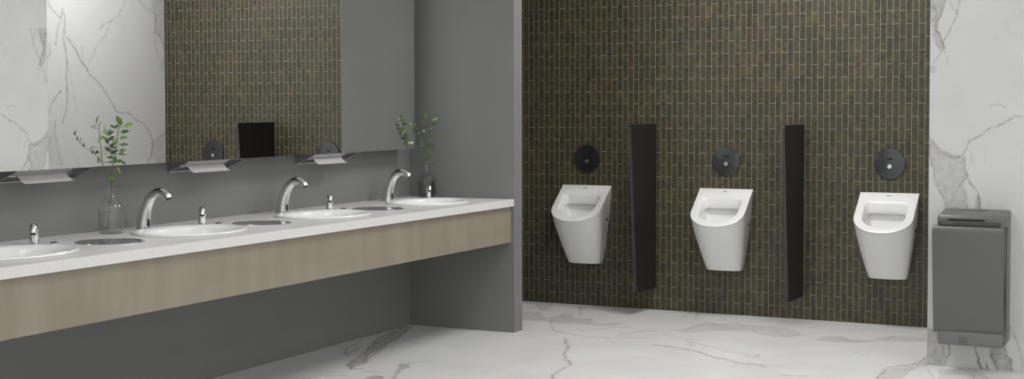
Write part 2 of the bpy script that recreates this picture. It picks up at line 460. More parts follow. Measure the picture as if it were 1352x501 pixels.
SIDE_VEINS = [([(-0.0101, 2.2499), (0.0509, 2.1698), (0.1456, 2.1016)], 0.65), ([(0.1716, 2.188), (0.1542, 2.1193), (0.1121, 2.0313), (0.1027, 1.9574), (0.0942, 1.9119)], 0.5), ([(0.1785, 2.1489), (0.1846, 2.0463), (0.175, 1.949), (0.1977, 1.8471), (0.2126, 1.79), (0.2021, 1.6756), (0.2082, 1.561), (0.189, 1.3884), (0.1638, 1.3602), (0.1551, 1.3199)], 0.65), ([(0.2073, 1.9616), (0.2887, 1.896), (0.3617, 1.7947), (0.4028, 1.7547), (0.4518, 1.6919), (0.5192, 1.6517), (0.5963, 1.5939), (0.6827, 1.5058), (0.725, 1.4455), (0.7688, 1.4038), (0.8414, 1.3973), (0.9048, 1.3908), (0.9776, 1.3414), (1.089, 1.2978), (1.1626, 1.2284), (1.1999, 1.1344), (1.179, 1.0413), (1.1311, 0.9936)], 0.75), ([(0.3717, 1.9105), (0.3781, 1.8062)], 0.3), ([(0.8935, 2.3112), (0.8009, 2.1668), (0.6935, 2.1019), (0.6475, 2.01), (0.559, 1.9354), (0.506, 1.8455), (0.4536, 1.7851)], 0.35), ([(0.5781, 2.048), (0.6223, 2.0862), (0.7379, 2.1339)], 0.4), ([(0.0308, 1.9146), (0.0291, 1.8412), (-0.0035, 1.784), (-0.0358, 1.7273), (-0.0531, 1.6424)], 0.5), ([(0.1353, 1.5656), (0.0704, 1.5029), (0.0375, 1.4628), (0.0124, 1.3896)], 0.6), ([(0.1275, 1.5542), (0.1353, 1.5599)], 1), ([(0.2284, 1.745), (0.2585, 1.619), (0.2968, 1.475), (0.3039, 1.3885)], 0.25), ([(1.0218, 2.3201), (1.1051, 2.2577), (1.2275, 2.2101)], 0.5), ([(1.2153, 2.0482), (1.2419, 1.9436), (1.2888, 1.8328)], 0.3), ([(1.2921, 2.0394), (1.3486, 1.9475), (1.3668, 1.8537)], 0.4), ([(1.1999, 2.2826), (1.2463, 2.1924), (1.2441, 2.0491)], 0.5), ([(1.1801, 1.1342), (1.2775, 1.1825), (1.3759, 1.243)], 0.5), ([(0.9598, 1.4154), (0.9976, 1.4519), (1.0441, 1.4456)], 0.25), ([(0.067, 1.3324), (0.0729, 1.2186), (0.0874, 1.162), (0.1095, 1.0751), (0.1404, 1.0002)], 0.4), ([(-0.0201, 1.3336), (-0.0308, 1.193), (-0.0563, 1.1087)], 0.35), ([(0.0249, 1.2199), (0.0074, 1.1354), (0.0216, 1.0385)], 0.35), ([(0.3057, 1.0696), (0.3129, 0.9818)], 0.3)]
STEM = [(0.005, -0.033, 0.018), (0.015, -0.025, 0.12), (0.03, -0.03, 0.209), (0.045, -0.043, 0.262), (0.06, -0.046, 0.333), (0.07, -0.041, 0.385), (0.08, -0.041, 0.455), (0.087, -0.033, 0.497), (0.09, -0.02, 0.521)]
LEAVES = [((0.09, -0.041, 0.528), (-0.4608, -0.2289, 0.8575), 0.0511, 0.0298, 1), ((0.096, 0.018, 0.507), (0.6527, 0.6903, 0.3121), 0.0468, 0.0234, 2), ((0.072, 0.02, 0.475), (0.9218, 0.3584, 0.1478), 0.0426, 0.0234, 1), ((0.089, -0.01, 0.447), (0.9797, 0.1424, 0.1411), 0.0426, 0.0213, 2), ((0.074, -0.05, 0.431), (-0.9021, -0.2578, 0.346), 0.0383, 0.0255, 2), ((0.068, 0.018, 0.415), (0.7417, 0.669, 0.0481), 0.0426, 0.017, 1), ((0.084, -0.076, 0.404), (-0.7381, -0.6323, 0.2356), 0.0383, 0.0128, 0), ((0.06, 0.016, 0.387), (0.9651, 0.2433, 0.0973), 0.034, 0.0213, 2), ((0.073, -0.067, 0.379), (-0.9815, -0.166, 0.0953), 0.034, 0.0234, 1), ((0.072, -0.003, 0.37), (0.8161, 0.5589, -0.1469), 0.0383, 0.0213, 1), ((0.054, -0.061, 0.357), (-0.707, -0.7072, 0.0), 0.034, 0.0191, 1), ((0.074, -0.051, 0.347), (0.1122, -0.0024, 0.9937), 0.034, 0.0255, 1), ((0.055, 0.0, 0.338), (0.638, 0.6857, 0.3505), 0.0255, 0.0213, 1), ((0.057, 0.023, 0.33), (0.7501, 0.3301, -0.573), 0.0298, 0.0128, 0), ((0.07, -0.067, 0.337), (-0.6611, -0.6879, -0.2994), 0.0298, 0.0149, 1), ((0.041, 0.011, 0.295), (0.3419, 0.3091, -0.8874), 0.034, 0.0128, 2), ((0.053, -0.054, 0.263), (-0.9613, -0.1491, 0.2318), 0.034, 0.0191, 2), ((0.04, -0.026, 0.244), (0.9217, 0.2336, -0.3098), 0.034, 0.017, 1), ((0.025, 0.029, 0.218), (0.9029, 0.1727, -0.3936), 0.0213, 0.017, 1), ((0.099, -0.067, 0.501), (0.6251, 0.6022, 0.4966), 0.0298, 0.0149, 0), ((0.078, -0.073, 0.501), (-0.7575, -0.173, 0.6295), 0.0213, 0.0128, 0), ((0.051, -0.027, 0.283), (0.845, 0.081, 0.5286), 0.0255, 0.0128, 2)]
BRANCH = [(0.061, -0.046, 0.336), (0.079, -0.076, 0.371), (0.094, -0.106, 0.396), (0.111, -0.134, 0.421), (0.121, -0.152, 0.461)]
TWIG = [(0.079, -0.034, 0.458), (0.065, -0.029, 0.479), (0.06, -0.025, 0.493)]
BRANCH_LEAVES = [((0.0931, -0.0714, 0.3843), (0.6838, 0.4558, 0.5698), 0.034, 0.02, 0), ((0.0757, -0.1022, 0.3963), (-0.6838, -0.4558, 0.5698), 0.034, 0.02, 0), ((0.1131, -0.109, 0.4163), (0.6838, 0.4558, 0.5698), 0.034, 0.02, 0), ((0.1045, -0.1383, 0.4372), (-0.3605, -0.2403, 0.9013), 0.034, 0.02, 0), ((0.1273, -0.133, 0.4473), (0.6838, 0.4558, 0.5698), 0.034, 0.02, 0), ((0.1145, -0.1563, 0.4772), (-0.3605, -0.2403, 0.9013), 0.034, 0.02, 2), ((0.1333, -0.1438, 0.4713), (0.6838, 0.4558, 0.5698), 0.034, 0.02, 0)]


def vnoise(x, y, seed):
    rs = np.random.RandomState(seed)
    tab = rs.rand(64, 64)
    xi, yi = np.floor(x).astype(int), np.floor(y).astype(int)
    fx, fy = x - xi, y - yi
    fx, fy = fx * fx * (3 - 2 * fx), fy * fy * (3 - 2 * fy)
    g = lambda a, b: tab[a % 64, b % 64]
    return (g(xi, yi) * (1 - fx) + g(xi + 1, yi) * fx) * (1 - fy) + (g(xi, yi + 1) * (1 - fx) + g(xi + 1, yi + 1) * fx) * fy - .5


def vein_fields(X, Y, patches, veins, wx, wy, amp=.012):
    """X,Y arrays; wx,wy the half-widths of a vein along each axis"""
    dx = sum(vnoise(X * s, Y * s, 3 + i) * amp * a for i, (s, a) in enumerate(((10, 1.0), (31, 1.0), (75, .75))))
    dy = sum(vnoise(X * s, Y * s, 13 + i) * amp * a for i, (s, a) in enumerate(((10, 1.0), (31, 1.0), (75, .75))))
    sx, sy = 1 / wx, 1 / wy
    U, V = (X + dx) * sx, (Y + dy) * sy
    vein = np.zeros_like(X)
    for pts, s in veins:
        P = np.array(pts) * np.array([sx, sy])
        lo, hi = P.min(0) - 5, P.max(0) + 5
        k = np.nonzero((U > lo[0]) & (U < hi[0]) & (V > lo[1]) & (V < hi[1]))[0]
        if not len(k):
            continue
        u, v = U[k], V[k]
        best = np.full(len(k), 1e9)
        for a, b in zip(P, P[1:]):
            d = b - a
            L = max(d @ d, 1e-9)
            tt = np.clip(((u - a[0]) * d[0] + (v - a[1]) * d[1]) / L, 0, 1)
            best = np.minimum(best, (u - a[0] - tt * d[0]) ** 2 + (v - a[1] - tt * d[1]) ** 2)
        f = s * (np.exp(-best) * .85 + .16 * np.exp(-best / 9))
        vein[k] = np.maximum(vein[k], f)
    patch = np.zeros_like(X)
    for pts, s in patches:
        P = np.array(pts) * np.array([sx, sy])
        lo, hi = P.min(0) - 2, P.max(0) + 2
        k = np.nonzero((U > lo[0]) & (U < hi[0]) & (V > lo[1]) & (V < hi[1]))[0]
        if not len(k):
            continue
        u, v = U[k], V[k]
        ins = np.zeros(len(k), bool)
        best = np.full(len(k), 1e9)
        for a, b in zip(P, np.roll(P, -1, 0)):
            d = b - a
            L = max(d @ d, 1e-9)
            tt = np.clip(((u - a[0]) * d[0] + (v - a[1]) * d[1]) / L, 0, 1)
            best = np.minimum(best, (u - a[0] - tt * d[0]) ** 2 + (v - a[1] - tt * d[1]) ** 2)
            c = ((a[1] > v) != (b[1] > v)) & (u < (b[0] - a[0]) * (v - a[1]) / (b[1] - a[1] + 1e-12) + a[0])
            ins ^= c
        dist = np.sqrt(best)
        f = np.where(ins, np.clip(.5 + dist * .7, 0, 1) - .15 * np.clip(dist / 8, 0, 1), np.clip(.5 - dist * .7, 0, 1))
        edge = .35 * np.exp(-(dist / 1.1) ** 2)
        patch[k] = np.maximum(patch[k], s * (f + edge * (f > .1)))
    return vein, patch


def line_positions(lo, hi, dlo, dhi, step):
    a = list(np.linspace(lo, dlo, 6)[:-1]) if lo < dlo else []
    n = int(round((dhi - dlo) / step))
    b = list(np.linspace(dlo, dhi, n + 1))
    c = list(np.linspace(dhi, hi, 6)[1:]) if hi > dhi else []
    return np.array(a + b + c)


def marble_sheet(name, us, vs, to3, mat, patches, veins, wx, wy, amp):
    Ug, Vg = np.meshgrid(us, vs, indexing='ij')
    u, v = Ug.ravel(), Vg.ravel()
    co = to3(u, v)
    nu, nv = len(us), len(vs)
    idx = np.arange(nu * nv).reshape(nu, nv)
    q = np.stack([idx[:-1, :-1], idx[1:, :-1], idx[1:, 1:], idx[:-1, 1:]], -1).reshape(-1, 4)
    me = bpy.data.meshes.new(name)
    me.vertices.add(len(co))
    me.vertices.foreach_set('co', co.astype(np.float32).ravel())
    me.loops.add(q.size)
    me.loops.foreach_set('vertex_index', q.astype(np.int32).ravel())
    me.polygons.add(len(q))
    me.polygons.foreach_set('loop_start', np.arange(0, q.size, 4, dtype=np.int32))
    me.polygons.foreach_set('loop_total', np.full(len(q), 4, dtype=np.int32))
    me.update(calc_edges=True)
    ve, pa = vein_fields(u, v, patches, veins, wx, wy, amp)
    for nm, arr in (('vein', ve), ('patch', pa)):
        at = me.attributes.new(nm, 'FLOAT', 'POINT')
        at.data.foreach_set('value', arr.astype(np.float32))
    me.materials.append(mat)
    o = bpy.data.objects.new(name, me)
    COL.objects.link(o)
    return o


# ------------------------------------------------------------------ room shell
XR, YB, YT = 7.0, -9.2, 1.361          # right wall, open side behind camera (both let world light in), tiled wall
PX, PT = .7635, .117                    # return wall length and thickness
MX = 3.3215                             # left end of the marble wall block

us = line_positions(0.0, XR, 0.001, 4.0, .0065)
vs = line_positions(YB, YT, -2.3, YT - .001, .0065)
o = marble_sheet('floor', us, vs, lambda u, v: np.stack([u, v, u * 0], -1), floor_marble, FLOOR_PATCHES, FLOOR_VEINS, .0042, .0085, .013)
o['kind'] = 'structure'

struct('wall_left', bx(-.12, 0, YB, YT + .12, 0, CEIL), grey_paint)
struct('wall_center', bx(0, PX, 0, PT, 0, CEIL), grey_paint)
struct('wall_back', bx(0, MX, YT, YT + .12, 0, CEIL), tile_mat)
struct('wall_far_right', bx(XR, XR + .12, YB, YT + .12, 0, .15), white_paint)  # cut to a low kerb so world light enters from the right
struct('ceiling', bx(-.12, XR + .12, YB, YT + .12, CEIL, CEIL + .1), white_paint)

# marble wall block: front sheet and left side sheet joined to one mesh
us = line_positions(MX, XR, MX + .0005, 3.95, .005)
vs = line_positions(0, CEIL, .001, 2.25, .005)
fr = marble_sheet('wall_right', us, vs, lambda u, v: np.stack([u, u * 0, v], -1), wall_marble, [(p_, s_ * 1.45) for p_, s_ in FRONT_PATCHES], FRONT_VEINS, .0034, .0034, .010)
us = line_positions(0, YT, .0005, YT - .001, .0042)
vs = line_positions(0, CEIL, .9, 2.3, .0042)
sd = marble_sheet('marble_side', us, vs, lambda u, v: np.stack([u * 0 + MX, u, v], -1), wall_marble, SIDE_PATCHES, SIDE_VEINS, .0052, .0034, .010)
bm = bmesh.new()
bm.from_mesh(sd.data)
for f in bm.faces:
    f.normal_flip()
bm.from_mesh(fr.data)
bm.to_mesh(fr.data)
bm.free()
bpy.data.objects.remove(sd, do_unlink=True)
fr['kind'] = 'structure'

# ceiling lamps; the one by the tiled wall is added to light the marble
lampbox = None
for i, (x, y, w) in enumerate(PANELS):
    where = ['above the wash counter, nearer the corner', 'middle of the room, nearer the marble wall', 'above the wash counter, furthest from the corner',
             'middle of the room, furthest from the marble wall', 'in front of the tiled wall, added to light the marble side', 'in front of the marble wall'][i]
    if lampbox is None:
        lampbox = thing('ceiling_light', 'flat white rectangular ceiling light ' + where, 'ceiling light', (x, y, CEIL), 0, 'ceiling light panels')
        bm = bmesh.new()
        for a in ((-.6, .6, -.3, -.28), (-.6, .6, .28, .3), (-.6, -.58, -.28, .28), (.58, .6, -.28, .28)):
            box(bm, a[0], a[1], a[2], a[3], -.04, 0)
        obj('frame', bm, steel, lampbox)
        obj('diffuser', bx(-.58, .58, -.28, .28, -.03, -.015), lamp_face, lampbox)
    else:
        dup(lampbox, (x, y, CEIL), 'flat white rectangular ceiling light ' + where)
    ceiling_lamp(x, y, w)

# ------------------------------------------------------------------ wash counter
CT, CB, CX = .85, .8056, .7635
YEND = -5.0
SINKS = [-.485, -1.61, -2.735, -3.86]
SX, SA, SB = .412, .302, .240            # sink centre x, half-length along y, half-depth along x
DISCS = [-1.085, -2.195, -3.30, -4.42]
vanity = thing('vanity_counter', 'long white speckled wash counter with pale oak front, along the grey wall', 'counter', (0, 0, 0))
bm = bmesh.new()
loops = []


def loop2(pts, z):
    vs_ = [bm.verts.new((x, y, z)) for x, y in pts]
    es_ = [bm.edges.new((vs_[i], vs_[(i + 1) % len(vs_)])) for i in range(len(vs_))]
    loops.append(vs_)
    return es_


edges = loop2([(.0, YEND), (CX, YEND), (CX, 0), (0, 0)], CT)
for sy in SINKS:
    edges += loop2([(SX + (SB - .02) * math.cos(a), sy + (SA - .02) * math.sin(a)) for a in np.linspace(0, 2 * PI, 64, endpoint=False)], CT)
bmesh.ops.triangle_fill(bm, use_beauty=True, use_dissolve=False, edges=edges)
top_faces = [f for f in bm.faces]
low = {}
for lp in loops:
    for v in lp:
        low[v] = bm.verts.new((v.co.x, v.co.y, CB))
for f in top_faces:
    bm.faces.new([low[v] for v in f.verts][::-1])
for lp in loops:
    for i in range(len(lp)):
        a, b = lp[i], lp[(i + 1) % len(lp)]
        bm.faces.new((a, b, low[b], low[a]))
obj('countertop', bm, quartz, vanity)
obj('front_panel', bx(.7213, .7413, YEND, -.001, .5762, CB - .0002), wood, vanity, label='pale oak veneered front panel under the white top')
for yb in (-.9, -2.0, -3.1, -4.2):
    obj('support_rail', bx(.001, .72, yb - .015, yb + .015, .72, CB - .001), steel, vanity)

# ---- oval basins
where = {0: 'in the corner by the grey return wall', 1: 'second from the corner, between the second and third steel lids', 2: 'just right of the nearer plant bottle',
         3: 'cut off by the left edge of the photo'}


def oval(prof):
    """prof: (offset from rim outline inwards, z)"""
    bmx = bmesh.new()
    n = 72
    rings = []
    for off, z in prof:
        rings.append([bmx.verts.new(((SB - off) * math.cos(2 * PI * i / n), (SA - off) * math.sin(2 * PI * i / n), z)) for i in range(n)])
    for a, b in zip(rings, rings[1:]):
        for i in range(n):
            j = (i + 1) % n
            bmx.faces.new((a[i], a[j], b[j], b[i]))
    return bmx, rings


sink = thing('sink_basin', 'oval white ceramic drop-in basin ' + where[0], 'sink', (SX, SINKS[0], CT), 0, 'oval basins in the wash counter')
bm, rg = oval([(.004, .0002), (.0005, .003), (.002, .0075), (.008, .0105), (.016, .011), (.022, .0095), (.03, .006), (.038, .004), (.043, .001), (.048, -.008),
               (.056, -.035), (.07, -.07), (.095, -.1), (.13, -.12), (.175, -.13), (.215, -.134)])
bm.faces.new(rg[-1][::-1])
obj('bowl', bm, ceramic, sink, smooth=50)
obj('drain', lathe([(0, -.131), (.012, -.131), (.016, -.1295), (.021, -.1305), (.023, -.1335)], 32), chrome, sink, smooth=50)
for k in (1, 2, 3):
    dup(sink, (SX, SINKS[k], CT), 'oval white ceramic drop-in basin ' + where[k])

# ---- round steel lids
lw = ['between the corner basin and the second basin', 'between the second and third basins', 'in front of the tall plant bottle']
lid = thing('waste_lid', 'round polished steel lid in the white counter, ' + lw[0], 'lid', (.428, DISCS[0], CT), 0, 'round steel lids in the counter')
obj('rim', lathe([(.142, .0002), (.142, .0016), (.1435, .0026), (.148, .0026), (.1495, .0016), (.1495, .0002)], 72), chrome, lid, smooth=40)
obj('cover', lathe([(0, .0016), (.134, .0016), (.1405, .0012), (.1405, .0003)], 72), lid_steel, lid, smooth=30)
for k in (1, 2):
    dup(lid, (.428, DISCS[k], CT), 'round polished steel lid in the white counter, ' + lw[k])

# ---- tall sensor taps
fw = ['nearest the corner, beside the corner basin', 'in the middle, above the second basin from the corner', 'nearest the camera, right beside the tall plant bottle']
FY = [-.455, -1.575, -2.713]
tap = thing('sensor_tap', 'tall arched chrome sensor tap ' + fw[0], 'tap', (0, FY[0], CT), 0, 'tall chrome taps along the counter')
pth = smooth_path([(.109, 0, 0, .0370), (.111, 0, .03, .0352), (.118, 0, .07, .0325), (.132, 0, .11, .0292), (.154, 0, .149, .0262), (.183, 0, .173, .0232), (.212, 0, .181, .0210),
                   (.237, 0, .178, .0196), (.255, 0, .166, .0186), (.2645, 0, .151, .0178)], 5)
obj('spout', sweep([p[:3] for p in pth], [p[3] for p in pth], 28, squash=.92), chrome, tap, smooth=60)
# aerator at the tip
d = Vector((pth[-1][0] - pth[-3][0], 0, pth[-1][2] - pth[-3][2])).normalized()
tip = Vector(pth[-1][:3])
obj('aerator', sweep([tip - d * .002, tip + d * .0025, tip + d * .0026, tip + d * .001], [.0142, .0142, .0115, .0112], 24), black, tap, smooth=40, label='dark round aerator')
bm = box(bmesh.new(), .1395, .1472, -.0125, .0015, .014, .052, bevel=.0009)
w_ = obj('sensor_window', bm, black, tap, label='small black upright sensor window')
obj('base_ring', lathe([(.0372, 0), (.0390, .0005), (.0390, .003), (.0372, .0035)], 40, cx=.109), chrome, tap, smooth=40)
for k in (1, 2):
    dup(tap, (0, FY[k], CT), 'tall arched chrome sensor tap ' + fw[k])

# ---- small soap spouts
sw = ['in front of the corner plant bottle', 'between the second basin and the steel lid nearest the corner', 'between the third basin and the middle steel lid', 'at the left edge of the photo, beside the cut-off basin']
SY = [-.125, -1.262, -2.400, -3.527]
soap = thing('soap_spout', 'short curved chrome soap spout ' + sw[0], 'soap dispenser', (.214, SY[0], CT), 0, 'short chrome soap spouts')
cs, sn = math.sin(math.radians(38)), -math.cos(math.radians(38))
pp = smooth_path([(0, 0, .0205), (0, .02, .0198), (0, .042, .0195), (.002, .060, .0195), (.012, .0735, .0190), (.026, .0745, .0180), (.038, .064, .0165), (.044, .050, .0145)], 4)
obj('spout', sweep([(p[0] * cs, p[0] * sn, p[1]) for p in pp], [p[2] for p in pp], 24), chrome, soap, smooth=60)
a_, b_ = Vector((pp[-3][0] * cs, pp[-3][0] * sn, pp[-3][1])), Vector((pp[-1][0] * cs, pp[-1][0] * sn, pp[-1][1]))
dd = (b_ - a_).normalized()
obj('nozzle', sweep([b_ - dd * .001, b_ + dd * .003], [.012, .0115], 20), black, soap, smooth=40, label='black nozzle')
for k in (1, 2, 3):
    dup(soap, (.214, SY[k], CT), 'short curved chrome soap spout ' + sw[k])

bw = ['in front of the corner plant bottle', 'just left of the steel lid nearest the corner', 'just left of the middle steel lid', 'at the left edge, behind the cut-off basin']
BY = [-.066, -1.212, -2.345, -3.472]
btn = thing('push_button', 'low round chrome button on the counter ' + bw[0], 'button', (.273, BY[0], CT), 0, 'low chrome buttons on the counter')
obj('collar', lathe([(.0185, 0), (.0185, .004), (.017, .0055), (.0145, .0055)], 32), chrome, btn, smooth=40)
obj('cap', lathe([(.0142, .0045), (.0142, .008), (.0125, .0092), (0, .0096)], 32), dark_plate, btn, smooth=40)
for k in (1, 2, 3):
    dup(btn, (.273, BY[k], CT), 'low round chrome button on the counter ' + bw[k])

# ------------------------------------------------------------------ mirror cabinet
MZ0, MZ1 = 1.167, 2.55
MP, MD, MY0, MY1 = .124, .0125, -.148, YEND
mx = lambda y, off=0: MP - math.tan(MD) * y + off
cab = thing('mirror_cabinet', 'long shallow mirrored cabinet hung on the grey wall above the wash counter', 'mirror', (0, 0, 0))
obj('carcass', prism([(.0005, MY1), (mx(MY1, -.005), MY1), (mx(MY0, -.005), MY0), (.0005, MY0)], 'z', MZ0, MZ1), cabinet_mat, cab)
obj('mirror_panel', prism([(mx(MY1, -.0049), MY1), (mx(MY1), MY1), (mx(MY0), MY0), (mx(MY0, -.0049), MY0)], 'z', MZ0, MZ1), mirror_mat, cab, label='large clear mirror front')
bm = lathe([(.0, .0), (.006, .0), (.006, .003), (.004, .004), (.004, .008), (.0072, .010), (.008, .014), (.006, .016), (0, .0165)], 24)
bmesh.ops.transform(bm, matrix=Matrix.Translation((mx(-.2), -.196, 1.2065)) @ Matrix.Rotation(PI / 2, 4, 'Y'), verts=bm.verts)
obj('knob', bm, chrome, cab, smooth=40, label='tiny chrome knob near the lower right corner of the mirror')

# ------------------------------------------------------------------ paper towel dispensers under the mirror
dw = ['nearest the corner', 'in the middle of the row', 'at the left edge of the photo']
DY = [-1.29, -2.404, -3.54]
disp = thing('towel_dispenser', 'wedge-shaped steel paper towel holder under the mirror, ' + dw[0], 'paper towel dispenser', (0, DY[0], 0), 0, 'steel towel holders under the mirror')
DW, FX, ZT, ZB = .47, .128, 1.1665, 1.108
shaded_steel = speckled('shaded_brushed_steel', (.36, .36, .365, 1), .42, .8, amt=.03)  # same steel, with the shade inside the holder put into its colour
tri = [(.001, ZT), (FX, ZT), (FX, ZT - .006), (.004, ZB), (.001, ZB)]
obj('side_panel', prism(tri, 'y', 0, .002), shaded_steel, disp)
obj('side_panel', prism(tri, 'y', DW - .002, DW), shaded_steel, disp)
for ye in (.001, DW - .003):
    obj('edge_strut', sweep([(.006, ye, ZB + .001), (FX - .002, ye, ZT - .007)], .0022, 10), steel, disp, smooth=40)
obj('back_panel', bx(.001, .003, .002, DW - .002, ZB + .02, ZT), shaded_steel, disp)
obj('front_lip', prism([(FX, ZT), (FX + .002, ZT), (FX + .001, ZT - .004), (FX - .026, ZT - .021), (FX - .028, ZT - .019), (FX - .001, ZT - .004)], 'y', .004, DW - .13), steel, disp)
obj('front_edge', bx(FX - .002, FX + .002, 0, DW, ZT - .004, ZT), steel, disp)
obj('bottom_rail', sweep([(.008, .002, ZB + .003), (.008, DW - .002, ZB + .003)], .003, 12), chrome, disp, smooth=40)
obj('roller_rod', sweep([(FX - .035, -.012, ZT - .025), (FX - .035, .03, ZT - .025)], .004, 12), chrome, disp, smooth=40)
pw = smooth_path([(FX - .045, ZT - .016), (FX - .036, ZT - .026), (FX - .022, ZT - .042), (FX - .002, ZT - .056), (FX + .012, ZT - .060)], 4)
bm = bmesh.new()
for sgn in (0,):
    A = [bm.verts.new((p[0], .042, p[1])) for p in pw]
    B = [bm.verts.new((p[0], .335, p[1] + .001)) for p in pw]
    for i in range(len(A) - 1):
        bm.faces.new((A[i], A[i + 1], B[i + 1], B[i]))
bmesh.ops.solidify(bm, geom=bm.faces[:], thickness=.0012)
obj('paper_towel', bm, paper, disp, smooth=60, label='white paper towel hanging out of the slot')
for k in (1, 2):
    dup(disp, (0, DY[k], 0), 'wedge-shaped steel paper towel holder under the mirror, ' + dw[k])

# ------------------------------------------------------------------ glass bottles with sprigs
VASES = [((.135, -2.965, CT), 0.0, 'tall'), ((.166, -.0665, CT), math.radians(-36), 'corner')]
vase = thing('glass_bottle', 'clear glass bottle of water on the counter, left of the nearest tall tap', 'vase', VASES[0][0], 0, 'glass bottles on the counter')
HN, RB = .212, .059
outer = [(0, .0), (RB - .006, .0), (RB - .0015, .002), (RB, .007), (RB, .112), (RB - .002, .124), (RB - .010, .138), (RB - .026, .158), (.024, .172), (.0195, .180), (.0185, .190), (.0185, .205), (.0215, .2085), (.0285, .2105), (.029, HN + .0005), (.027, HN + .0015)]
inner = [(.0165, HN), (.0160, .205), (.0160, .182), (.0215, .170), (RB - .0285, .1555), (RB - .0125, .1365), (RB - .0045, .123), (RB - .0027, .112), (RB - .0027, .013), (RB - .007, .009), (0, .008)]
obj('bottle_body', lathe(outer + inner, 48), glass, vase, smooth=50)
obj('water', lathe([(0, .0082), (RB - .0072, .0092), (RB - .0029, .0132), (RB - .0029, .1005), (0, .1005)], 48), water, vase, smooth=40, label='clear water')


def leaf(bm, lay, base, axis, L, Wd, tint, seed):
    rs = random.Random(seed)
    ax = Vector(axis).normalized()
    tocam = Vector((math.sin(YAW), -math.cos(YAW), .25)) + Vector((rs.uniform(-.35, .35), rs.uniform(-.35, .35), rs.uniform(-.2, .5)))
    nrm = (tocam - ax * tocam.dot(ax)).normalized()
    sd_ = ax.cross(nrm).normalized()
    c = Vector(base)
    n = 7
    rows = []
    for i in range(n + 1):
        s = i / n
        half = Wd * .42 * (math.sin(PI * s ** .85) ** .75 if 0 < s < 1 else 0)
        p = c + ax * (s - .5) * L - nrm * (.22 * L * (s - .4) ** 2)
        cup = nrm * half * .35
        if half == 0:
            rows.append([bm.verts.new(p)] * 3)
        else:
            rows.append([bm.verts.new(p - sd_ * half + cup), bm.verts.new(p), bm.verts.new(p + sd_ * half + cup)])
    for a, b in zip(rows, rows[1:]):
        for k in (0, 1):
            vs_ = []
            for v in (a[k], a[k + 1], b[k + 1], b[k]):
                if v not in vs_:
                    vs_.append(v)
            if len(vs_) > 2:
                bm.faces.new(vs_)
    for r in rows:
        for v in r:
            v[lay] = tint / 2 + rs.uniform(-.12, .12)
    return c - ax * L * .5


plant = thing('leafy_sprig', 'green leafy sprig standing in the glass bottle left of the nearest tall tap', 'plant', (VASES[0][0][0], VASES[0][0][1], VASES[0][0][2] + .011), 0, 'leafy sprigs in glass bottles')
off = Vector((0, 0, -.011))
bmS = bmesh.new()
stem_pts = smooth_path([Vector(p) + off + (Vector((0, 0, .002)) if i == 0 else Vector()) for i, p in enumerate(STEM)], 4)
ns = len(stem_pts)
stem_pts = [Vector(p) for p in stem_pts]
sweep(stem_pts, [.0026 - .0014 * i / ns for i in range(ns)], 8, bm=bmS)
br_pts = [Vector(p) for p in smooth_path([Vector(p) + off for p in BRANCH], 4)]
sweep(br_pts, [.0013 - .0006 * i / len(br_pts) for i in range(len(br_pts))], 6, bm=bmS)
tw = [Vector(p) for p in smooth_path([Vector(p) + off for p in TWIG], 3)]
sweep(tw, .0007, 6, bm=bmS)
bmL = bmesh.new()
lay = bmL.verts.layers.float.new('tint')
for i, (P, ax, L_, W_, c_) in enumerate(LEAVES):
    root = leaf(bmL, lay, Vector(P) + off, ax, L_, W_, c_, 50 + i)
    near = min(stem_pts + tw, key=lambda q: (q - root).length + abs(q.z - root.z + .006) * .5)
    sweep([near, (near + root) / 2 + Vector((0, 0, -.001)), root], .0007, 5, bm=bmS)
for i, (P, ax, L_, W_, c_) in enumerate(BRANCH_LEAVES):
    root = leaf(bmL, lay, Vector(P) + off, ax, L_, W_, c_, 90 + i)
    near = min(br_pts, key=lambda q: (q - root).length)
    sweep([near, root], .0006, 5, bm=bmS)
obj('stem', bmS, stem_mat, plant, smooth=60)
obj('foliage', bmL, leaf_mat, plant, smooth=60)
dup(vase, VASES[1][0], 'clear glass bottle of water in the far corner, behind a short chrome spout')
dup(plant, (VASES[1][0][0], VASES[1][0][1], CT + .011), 'green leafy sprig standing in the glass bottle in the far corner', VASES[1][1])

# ------------------------------------------------------------------ urinals
UX = [.678, 1.721, 2.830]
uw = ['nearest the grey return wall', 'between the two dark dividers', 'nearest the marble wall']
ZTOP, ZBOT, SL = .872, .312, .79
HW, DS, DF = .19, .185, .302
rimz = lambda d: ZTOP - SL * d


def dshape(hw, d0, ds, df, n=40, corner=0.0, ex=2.15):
    """open outline from the left back, round the front, to the right back: (x, d)"""
    pts = []
    for i in range(6):
        pts.append((-hw, d0 + (ds - d0) * i / 6))
    for i in range(n + 1):
        a = PI - PI * i / n
        c, s = math.cos(a), math.sin(a)
        pts.append((hw * math.copysign(abs(c) ** (2 / ex), c), ds + (df - ds) * abs(s) ** (2 / ex)))
    for i in range(5, -1, -1):
        pts.append((hw, d0 + (ds - d0) * i / 6))
    return pts


def closed_d(hw, d0, ds, df, rc, n=40, nb=6):
    """closed outline with rounded back corners, same count for any size"""
    pts = []
    for i in range(nb + 1):
        a = PI / 2 * i / nb
        pts.append((-hw + rc - rc * math.sin(a), d0 + rc - rc * math.cos(a)))
    for i in range(n + 1):
        a = PI - PI * i / n
        c, s = math.cos(a), math.sin(a)
        pts.append((hw * math.copysign(abs(c) ** (2 / 2.15), c), ds + (df - ds) * abs(s) ** (2 / 2.15)))
    for i in range(nb, -1, -1):
        a = PI / 2 * i / nb
        pts.append((hw - rc + rc * math.sin(a), d0 + rc - rc * math.cos(a)))
    return pts


